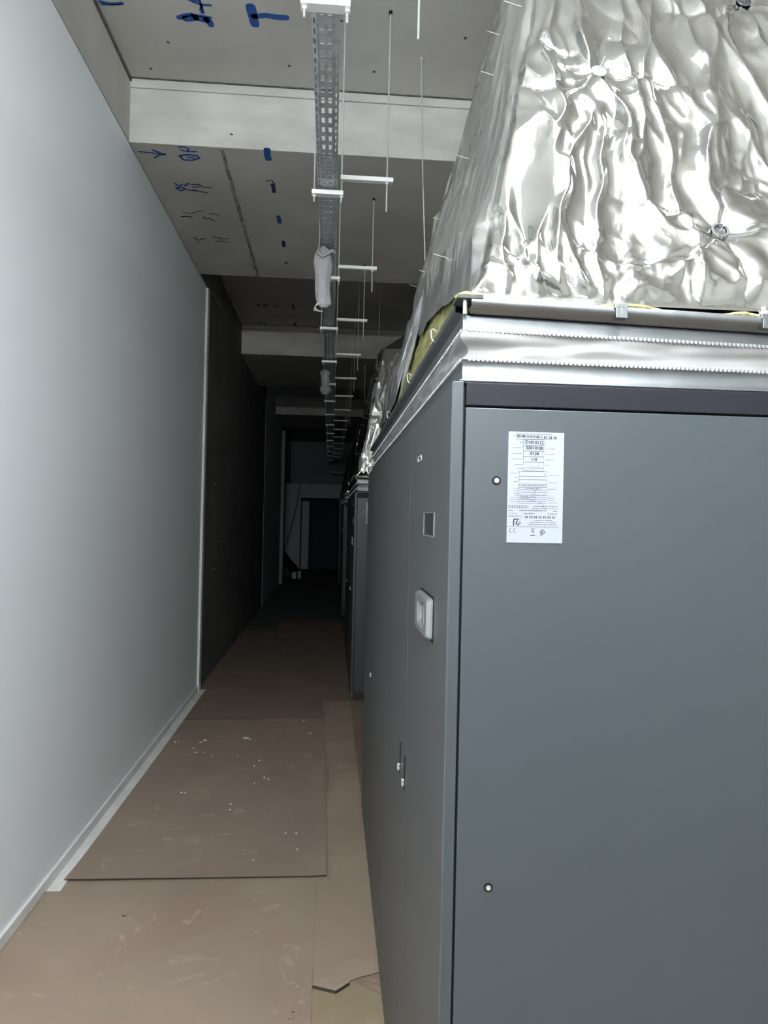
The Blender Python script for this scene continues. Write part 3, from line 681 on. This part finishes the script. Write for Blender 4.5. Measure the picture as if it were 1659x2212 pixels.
    S2 += corner_wave(S2[..., 2])*np.exp(-us2/.01)[:, None, None]
    kids.append(grid_obj('foil_side', S2, M['foil' if second else 'foil_side'], t, flip=True))
    # right and far faces, top neck
    for nm, P, Q, fl_ in (('foil_back', farL, farR, True), ('foil_right', nearR, farR, False)):
        g = plane_grid(P, Q, np.linspace(0, 1, 60), np.linspace(0, TOPH, 50))
        hh = .012*ridge(g[..., 0]*7+g[..., 1]*7, g[..., 2]*3, 31, 1.4)
        g[..., 1 if nm == 'foil_back' else 0] += hh
        kids.append(grid_obj(nm, g, M['foil'], t, flip=fl_))
    c = [corner(a, b, TOPH) for a, b in ((0, 0), (1, 0), (1, 1), (0, 1))]
    bm = bmesh.new(); ztop = H1-.001
    if second:   # this one bends back above the hopper before it rises
        c2 = [c[0]+np.array([.48, .42, .40]), c[1]+np.array([-.01, .42, .40]), c[2]+np.array([-.01, -.3, .40]), c[3]+np.array([.48, -.3, .40])]
        g = np.array([[c[0]*(1-b)*(1-a)+c[1]*(1-b)*a+c2[0]*b*(1-a)+c2[1]*b*a for b in np.linspace(0, 1, 60)] for a in np.linspace(0, 1, 90)])
        g[..., 1] -= .02*ridge(g[..., 0]*7, g[..., 2]*14, 61, 1.3)*np.sin(np.linspace(0, PI, 60))[None, :]
        kids.append(grid_obj('foil_shoulder', g, M['foil'], t))
        bm2 = bmesh.new(); p4 = [bm2.verts.new(p) for p in c]; q4 = [bm2.verts.new(p) for p in c2]
        for k in (1, 2, 3): bm2.faces.new((p4[k], p4[(k+1) % 4], q4[(k+1) % 4], q4[k]))
        kids.append(obj('foil_shoulder_side', bm2, M['foil'], t)); c = c2
    a_ = [bm.verts.new(p) for p in c]; b_ = [bm.verts.new((p[0], p[1], ztop)) for p in c]
    for k in range(4): bm.faces.new((a_[k], a_[(k+1) % 4], b_[(k+1) % 4], b_[k]))
    bmesh.ops.subdivide_edges(bm, edges=bm.edges[:], cuts=3, use_grid_fill=True); bmesh.ops.recalc_face_normals(bm, faces=bm.faces[:])
    kids.append(obj('foil_neck', bm, M['foil'], t))
    # mineral wool behind the foil
    us3 = np.linspace(0, 1, 260); ds3 = np.linspace(0, .42, 60); g = plane_grid(nearL, farL, us3, ds3)
    hw = -.010+.010*pn(g[..., 1]*14, g[..., 2]*14, 41)+.006*pn(g[..., 1]*45, g[..., 2]*45, 42)
    g = g+sn[None, None]*hw[..., None]; kids.append(tag(grid_obj('mineral_wool', g, M['wool'], t, flip=True), 'yellow-green mineral wool showing through the torn foil'))
    # tufts of wool above the near flange
    bm = bmesh.new()
    for (x0, x1, hh) in ((.0, .045, .008), (.26, .40, .005), (.50, .60, .005)):
        bm = bmesh.new(); n = 14
        pr_ = [(x0+(x1-x0)*k/n, -.006-.004*random.random(), tilt(x0+(x1-x0)*k/n, FZ)-.001+hh*math.sin(PI*k/n)*random.uniform(.6, 1)) for k in range(n+1)]
        tube(bm, pr_, [.002+.004*math.sin(PI*k/n) for k in range(n+1)], 6)
        kids.append(obj('wool_tuft', bm, M['wool'], t))
    # flange: four lengths of folded steel and a corner gusset
    for nm, m, q in (('flange_near', 'galv', 'n'), ('flange_side', 'flange_dark', 's'), ('flange_far', 'galv', 'f'), ('flange_right', 'galv', 'r')):
        bm = bmesh.new()
        if q == 'n':
            prof = [(.010, -.026), (-.004, -.026), (-.004, -.0175), (-.014, -.016), (-.014, .0), (-.011, .002), (.012, .002)]
            R_ = [[(x, y+.0, tilt(x, FZ+z)) for y, z in prof] for x in np.linspace(.030, UD, 16)]
        elif q == 's':
            prof = [(.014, -.026), (-.004, -.026), (-.004, -.019), (-.016, -.017), (-.016, .0), (-.013, .002), (.012, .002)]
            R_ = [[(.024+a, y, FZ+z) for a, z in prof] for y in np.linspace(.03, UL, 16)][::-1]
        elif q == 'f': R_ = [[(x, UL-y, tilt(x, FZ+z)) for y, z in ((.010, -.026), (-.010, -.026), (-.010, .002), (.012, .002))] for x in np.linspace(.030, UD, 4)][::-1]
        else: R_ = [[(UD-a, y, tilt(UD, FZ+z)) for a, z in ((.030, -.026), (.0, -.026), (.0, .002), (.032, .002))] for y in np.linspace(.0, UL, 4)]
        o = grid_obj(nm, np.array(R_), M[m], t, smooth=False); kids.append(o); bm.free()
    bm = bmesh.new(); box(bm, .004, .052, -.016, .040, FZ-.004, FZ+.0035, bev=.001)
    g1 = obj('corner_gusset', bm, M['dull'], t); kids.append(g1)
    bt = obj('corner_bolt', tb([(.020, -.004, FZ-.030), (.020, -.004, FZ+.004)], .0042, 10), M['galv_matt'], g1); kids.append(bt)
    # flange clamps on the near edge
    for px in (1335, 1648):
        x = at(px, 650, 1, CY).x-CX; zc = tilt(x, FZ)
        bm = bmesh.new(); box(bm, x-.011, x+.011, -.020, .006, zc-.022, zc-.004, bev=.001); box(bm, x-.013, x+.013, -.018, .004, zc-.004, zc+.006, bev=.001)
        box(bm, x-.006, x-.003, -.022, -.018, zc-.022, zc-.002); box(bm, x+.003, x+.006, -.022, -.018, zc-.022, zc-.002)
        cl = obj('flange_clamp', bm, M['galv'], t); kids.append(cl)
        bm = bmesh.new(); disc(bm, (x-.002, -.006, zc+.006), (0, 0, 1), .0085, .007, 6); disc(bm, (x-.002, -.006, zc+.013), (0, 0, 1), .0045, .008, 12)
        kids.append(obj('clamp_bolt', bm, M['white_metal'], cl))
    for (px, py) in ((934, 760), (882, 840), (838, 908)):
        p = at(px, py, 0, CX); y = p.y-CY
        kids.append(obj('wire_hook', tb([(.006, y, FZ-.014), (.0, y-.006, FZ-.013), (-.003, y-.004, FZ-.006), (-.004, y, FZ+.010), (-.001, y+.002, FZ+.015), (.005, y+.002, FZ+.013), (.008, y-.008, FZ+.006)], .0018, 6), M['white_metal'], t))
    # insulation pins: washer and bent wire on the near face
    n3 = Vector(nrm)
    for i, p in enumerate([] if second else pins):
        c0 = p+n3*.009; bm = bmesh.new()
        disc(bm, c0, n3, .0165, .0012, 28, .0135 if i == 1 else .0); disc(bm, c0, n3, .0175, .0022, 28, .0150)
        ps = obj('pin_washer', bm, M['galv'], t, False); kids.append(ps)
        wdir = [Vector((.008, -.006, .02)), Vector((.034, -.012, .006)), Vector((.012, -.01, .016))][i]
        kids.append(obj('pin_wire', tb([c0-n3*.002, c0+n3*.012, c0+n3*.012+wdir], .0011, 6), M['galv_matt'], ps))
    n3 = Vector(sn)
    for (px, py) in ((1138, 18), (1090, 79), (1083, 168), (1019, 345), (966, 479), (982, 562), (937, 593), (908, 622)):
        dr = ROT @ Vector(((px-829.5)/F, -(py-1106)/F, -1)); p0 = Vector((CX+.034, CY, FZ)); tt = (p0-CAM).dot(n3)/dr.dot(n3); p = CAM+dr*tt
        p = Vector((p.x-CX, p.y-CY, p.z)); kids.append(obj('side_pin', tb([p+n3*.002, p+n3*.062], .0015, 6), M['white_metal'], t))
    for o in kids:
        o.data.transform(Matrix.Translation((0, 0, -FZ)))
    return t

unit = tag(make_unit(), 'nearest dark grey cooling unit filling the right foreground', 'cooling unit', 'cooling units along the right side')
coll = tag(make_collar(), 'nearest grey fabric duct connector with crimped steel bands, on the near unit', 'duct connector', 'connectors on top of the cooling units')
duct = tag(make_duct(True), 'nearest crumpled foil-wrapped duct with torn side showing yellow wool', 'duct', 'foil-wrapped ducts above the cooling units')
NEAR[0] = .10; SIDE[0] = .18; TOPV[0] = 1.22
duct2 = make_duct(False, True)
for i, (y, w_) in enumerate(((6.64, 'second'), (12.3, 'third'), (18.3, 'fourth'))):
    dark = 'half hidden behind the near unit' if i == 0 else 'in the dark beyond the %s unit' % ('second' if i == 1 else 'third')
    u = copy_tree(unit); u.location.y = y; u.scale.z = .985; tag(u, '%s dark cooling unit from the viewer, %s' % (w_, dark), 'cooling unit')
    c = copy_tree(coll); c.location = (CX, y, UH*.985); tag(c, '%s duct connector from the viewer, on the %s unit' % (w_, w_), 'duct connector')
    d = duct2 if i == 0 else copy_tree(duct2); d.location = (CX-.012, y, FZ-.029)
    tag(d, '%s foil-wrapped duct from the viewer, above the %s unit' % (w_, w_), 'duct')

# ------------------------------------------------------------------ cable tray, hangers
def strip_plate(bm, x0, x1, z0, z1, L, hx0, hx1, pitch, hl, off=0, thick=.0012):
    """perforated strip from x0..x1 (heights z0..z1) with slots between hx0..hx1"""
    n = int(L/pitch); Z = lambda x: z0+(z1-z0)*(x-x0)/(x1-x0)
    def quad(xa, xb, ya, yb):
        v = [bm.verts.new((x, y, Z(x))) for x, y in ((xa, ya), (xb, ya), (xb, yb), (xa, yb))]; bm.faces.new(v[::-1])
    quad(x0, hx0, 0, L); quad(hx1, x1, 0, L)
    y = 0
    for k in range(n):
        c = (k+.5)*pitch+off; quad(hx0, hx1, y, c-hl/2); y = c+hl/2
    quad(hx0, hx1, y, L)
TX, TZ, TW = -.101, 3.335, .095
def make_section(L):
    bm = bmesh.new()
    strip_plate(bm, 0, .018, .010, .0, L, .005, .0115, .052, .027)
    strip_plate(bm, .018, .046, 0, 0, L, .026, .0395, .0715, .036)
    strip_plate(bm, .046, .077, 0, 0, L, .0545, .068, .0715, .036)
    strip_plate(bm, .077, .095, 0, .010, L, .0825, .0885, .052, .027)
    for x, s in ((0, -1), (.095, 1)):
        box(bm, x-.0006, x+.0006, 0, L, .010, .050); box(bm, min(x, x-s*.008), max(x, x-s*.008), 0, L, .049, .050)
    for x in (.018, .077): box(bm, x-.0006, x+.0006, 0, L, -.0012, .0008)
    # raised rims round the larger slots
    n = int(L/.0715)
    for k in range(n):
        c = (k+.5)*.0715
        for a, b in ((.026, .0395), (.0545, .068)):
            for q in ((a-.0012, a, c-.018, c+.018), (b, b+.0012, c-.018, c+.018), (a-.0012, b+.0012, c+.016, c+.0175)):
                box(bm, q[0], q[1], q[2], q[3], -.0014, .0)
    me_o = obj('tray_section', bm, M['tray']); return me_o
tray = empty('cable_tray', (TX, 1.0, TZ))
tag(tray, 'long perforated galvanised cable tray running down the corridor ceiling', 'cable tray')
sec = make_section(2.6); sec.parent = tray
for k in range(1, 8):
    s = sec.copy(); COL.objects.link(s); s.parent = tray; s.location = (random.uniform(-.002, .002), 2.6*k, (.003 if k % 2 else 0))
for k in range(1, 8):
    obj('splice_plate', bx(.03, .066, 2.6*k-.06, 2.6*k+.06, .052-.05, .0545-.05), M['tray'], tray)
    obj('splice_bolt', tb([(.05, 2.6*k-.10, -.018), (.05, 2.6*k-.10, .012)], .004, 8), M['white_metal'], tray)

def ceil_at(y):
    for a, b, z in ((4.32, 6.62, H2), (9.75, 12.1, H2-.02), (15.6, 18.0, H2)):
        if a-.03 <= y <= b: return z
    return H1
ords = ['first', 'second', 'third', 'fourth', 'fifth', 'sixth', 'seventh', 'eighth', 'ninth', 'tenth', 'eleventh', 'twelfth', 'thirteenth', 'fourteenth', 'fifteenth']
def rod(name, x, y, z0, z1, parent, r=.0042, lean=0):
    o = obj(name, tb([(x, y, z0), (x+lean*.5, y, (z0+z1)/2), (x+lean, y, z1)], r, 8), M['rod'], parent)
    return o
for k in range(15):
    y = 2.262+1.305*k+(.02 if k % 3 == 1 else 0); ct = ceil_at(y)
    t = empty('strut_hanger', (0, y, 3.30))
    tag(t, '%s strut hanger from the viewer, carrying the cable tray' % ords[k], 'hanger', 'hangers along the cable tray')
    zb = 3.312-3.30; L = .157/2; cx = -.053
    obj('lower_bar', bx(cx-L, cx+L, -.021, .021, zb-.012, zb+.010, bev=.0015), M['bar'], t)
    zt = 3.392-3.30
    obj('upper_bar', bx(.010, .274, -.016+.0, .016, zt-.011, zt+.011, bev=.0015), M['bar'], t)
    j = random.uniform(-.01, .01)
    for nm, x, z0 in (('rod', cx-L+.012, zb-.045), ('rod', .016, zb-.05+j), ('rod', .243, zt-.165+j)):
        if k > 9 and nm == 'rod' and x > .2 and k % 2: z0 = zt-.05
        rod('rod', x, 0, z0, ct-3.30-.001, t)
        zz = zb-.012 if x < .2 else zt-.011
        bm = bmesh.new(); disc(bm, (x, 0, zz-.007), (0, 0, 1), .0085, .007, 6); obj('nut', bm, M['bar'], t)
    for x in (cx-L+.012, .016, .243):
        bm = bmesh.new(); disc(bm, (x, 0, ct-3.30-.016), (0, 0, 1), .009, .014, 10); obj('ceiling_anchor', bm, M['black'], t)
# the larger clamp seen at the top edge of the photograph
# free rods waiting for more trays
for (px, py, z, zl, lean, lab) in ((910, 125, H1, 3.05, .05, 'long slightly bent bare rod hanging beside the near foil duct'),
                            (821, 617, H1, 3.45, 0, 'thin bare rod hanging in the first dark ceiling bay'),
                            (790, 730, H1, 3.30, 0, 'thin bare rod hanging in front of the second cross beam'),
                            (757, 852, H2-.02, 3.3, 0, 'thin bare rod hanging beyond the second cross beam')):
    p = at(px, py, 2, z); yy = p.y; zz = ceil_at(yy)
    if abs(zz-z) > .1: zz = ceil_at(yy)
    bm = tb([(lean, 0, zl-zz), (lean*.35, 0, (zl-zz)*.45), (0, 0, -.001)], .004, 8)
    disc(bm, (0, 0, -.014), (0, 0, 1), .009, .013, 10)
    o = obj('hanging_rod', bm, M['rod']); o.location = (p.x, yy, zz); tag(o, lab, 'rod', 'bare rods under the ceiling')

# hanging plastic sleeves
def sleeve(name, x, y, ztop, prof, label, m='film', tail=False):
    """prof: (dz, halfwidth, halfdepth, xoff)"""
    t = empty(name, (x, y, ztop)); rows = []
    n = 28; pz = [p[0] for p in prof]; K = 46
    for i in range(K):
        z = pz[0]+(pz[-1]-pz[0])*i/(K-1)
        hw = np.interp(z, pz[::-1], [p[1] for p in prof][::-1]); hd = np.interp(z, pz[::-1], [p[2] for p in prof][::-1]); xo = np.interp(z, pz[::-1], [p[3] for p in prof][::-1])
        r = []
        for k in range(n):
            a = 2*PI*k/n; w_ = 1+.06*math.sin(3*a+z*30)+.05*math.sin(7*a-z*18)
            r.append((xo+math.cos(a)*hw*w_, math.sin(a)*hd*w_, z))
        r.append(r[0]); rows.append(r)
    grid_obj('film_tube', np.array(rows), M[m], t)
    return tag(t, label, 'plastic sleeve', 'plastic sleeves hanging from the cable tray')
P5 = at(700, 534, 1, 4.32); P5.z = 3.322
s1 = sleeve('plastic_sleeve', P5.x, 4.32, P5.z, [(0, .006, .005, -.002), (-.02, .035, .012, .0), (-.05, .050, .02, -.004), (-.10, .055, .022, -.004), (-.17, .048, .018, -.004), (-.27, .044, .018, .0), (-.32, .046, .018, .003), (-.345, .044, .016, .008), (-.37, .02, .01, .004)], 'larger milky plastic sleeve hanging from the tray, nearer the viewer')
def loop(pts, r, name, parent, m='film'): return obj(name, tb(pts, r, 7), M[m], parent, True)
loop([(-.03, -.025, -.01), (-.036, -.028, -.05), (-.01, -.03, -.075), (.03, -.03, -.05), (.045, -.028, -.035), (.075, -.02, -.05)], [.006, .009, .009, .010, .012, .008], 'twisted_knot', s1)
for k in range(4):
    loop([(.0, -.01, -.335-k*.004), (-.03-.004*k, -.014, -.345-.006*k), (-.045-.003*k, -.014, -.37-.008*k), (-.035+.012*k, -.012, -.392-.002*k)], .004, 'gathered_end', s1, 'tag')
loop([(-.002, 0, -.004), (0, 0, .003), (.002, .004, .0085)], .003, 'tie', s1)
P8 = at(703, 795, 1, 7.9); P8.z = 3.322
s2 = sleeve('plastic_sleeve', P8.x, 7.9, P8.z, [(0, .015, .012, 0), (-.03, .05, .03, 0), (-.06, .062, .03, 0), (-.075, .045, .02, 0), (-.19, .046, .02, .004), (-.22, .062, .03, .01), (-.25, .062, .03, .014), (-.285, .03, .015, .006)], 'smaller dim plastic sleeve hanging from the tray deeper in the corridor')
loop([(0, 0, -.004), (0, 0, .008)], .003, 'tie', s2)

# far services under the tray
f1 = at(727, 1020, 1, 21.92)
t = empty('cross_pipe', (f1.x, 21.92, f1.z)); tag(t, 'pale pipe bracket hanging near the far wall', 'bracket')
obj('bar', tb([(-.17, 0, 0), (.17, 0, -.02)], .02, 10), M['bar'], t)
for s_ in (-.12, .12): obj('rod', tb([(s_, 0, 0), (s_, 0, H1-f1.z-.001)], .006, 6), M['rod'], t)
# dark sheeting heap and small boxes near the far door
hp = at(612, 1245, 2, .0); hp = Vector((hp.x, hp.y, 0))
n = 30; rows = []
for i in range(n):
    zt = i/(n-1); r = []
    for k in range(32):
        a = 2*PI*k/31; rad = (1-zt**1.5)*(.42+.05*math.sin(3*a)+.04*math.sin(5*a+zt*6))+.01
        r.append((.1+math.cos(a)*rad*1.0-zt*.16, math.sin(a)*rad*.6, zt*.80))
    rows.append(r)
heap = grid_obj('sheeting_heap', np.array(rows), M['bag']); heap.location = (hp.x-.06, 20.3, 0); tag(heap, 'heap of black sheeting leaning by the far left wall', 'sheeting')
bm = bx(0, .12, 0, .2, 0, .17, bev=.004); o = obj('small_box', bm, M['white_trim']); q = at(630, 1250, 2, 0); o.location = (q.x, q.y, 0); tag(o, 'left of two small pale boxes beside the black sheeting', 'box', 'small boxes by the sheeting')
bm = bx(0, .08, 0, .2, 0, .20, bev=.004); o = obj('small_box', bm, M['white_trim']); o.location = (q.x+.16, q.y+.05, 0); tag(o, 'right of two small pale boxes beside the black sheeting', 'box', 'small boxes by the sheeting')
ca, cb = at(648, 1046, 1, 21.96), at(612, 1192, 1, 20.6)
o = obj('hanging_cable', tb([ca, ca.lerp(cb, .3)+Vector((.05, 0, -.03)), ca.lerp(cb, .65)+Vector((.04, 0, -.04)), cb], .009, 6), M['cable']); tag(o, 'thin black cable sagging across the far portal', 'cable')
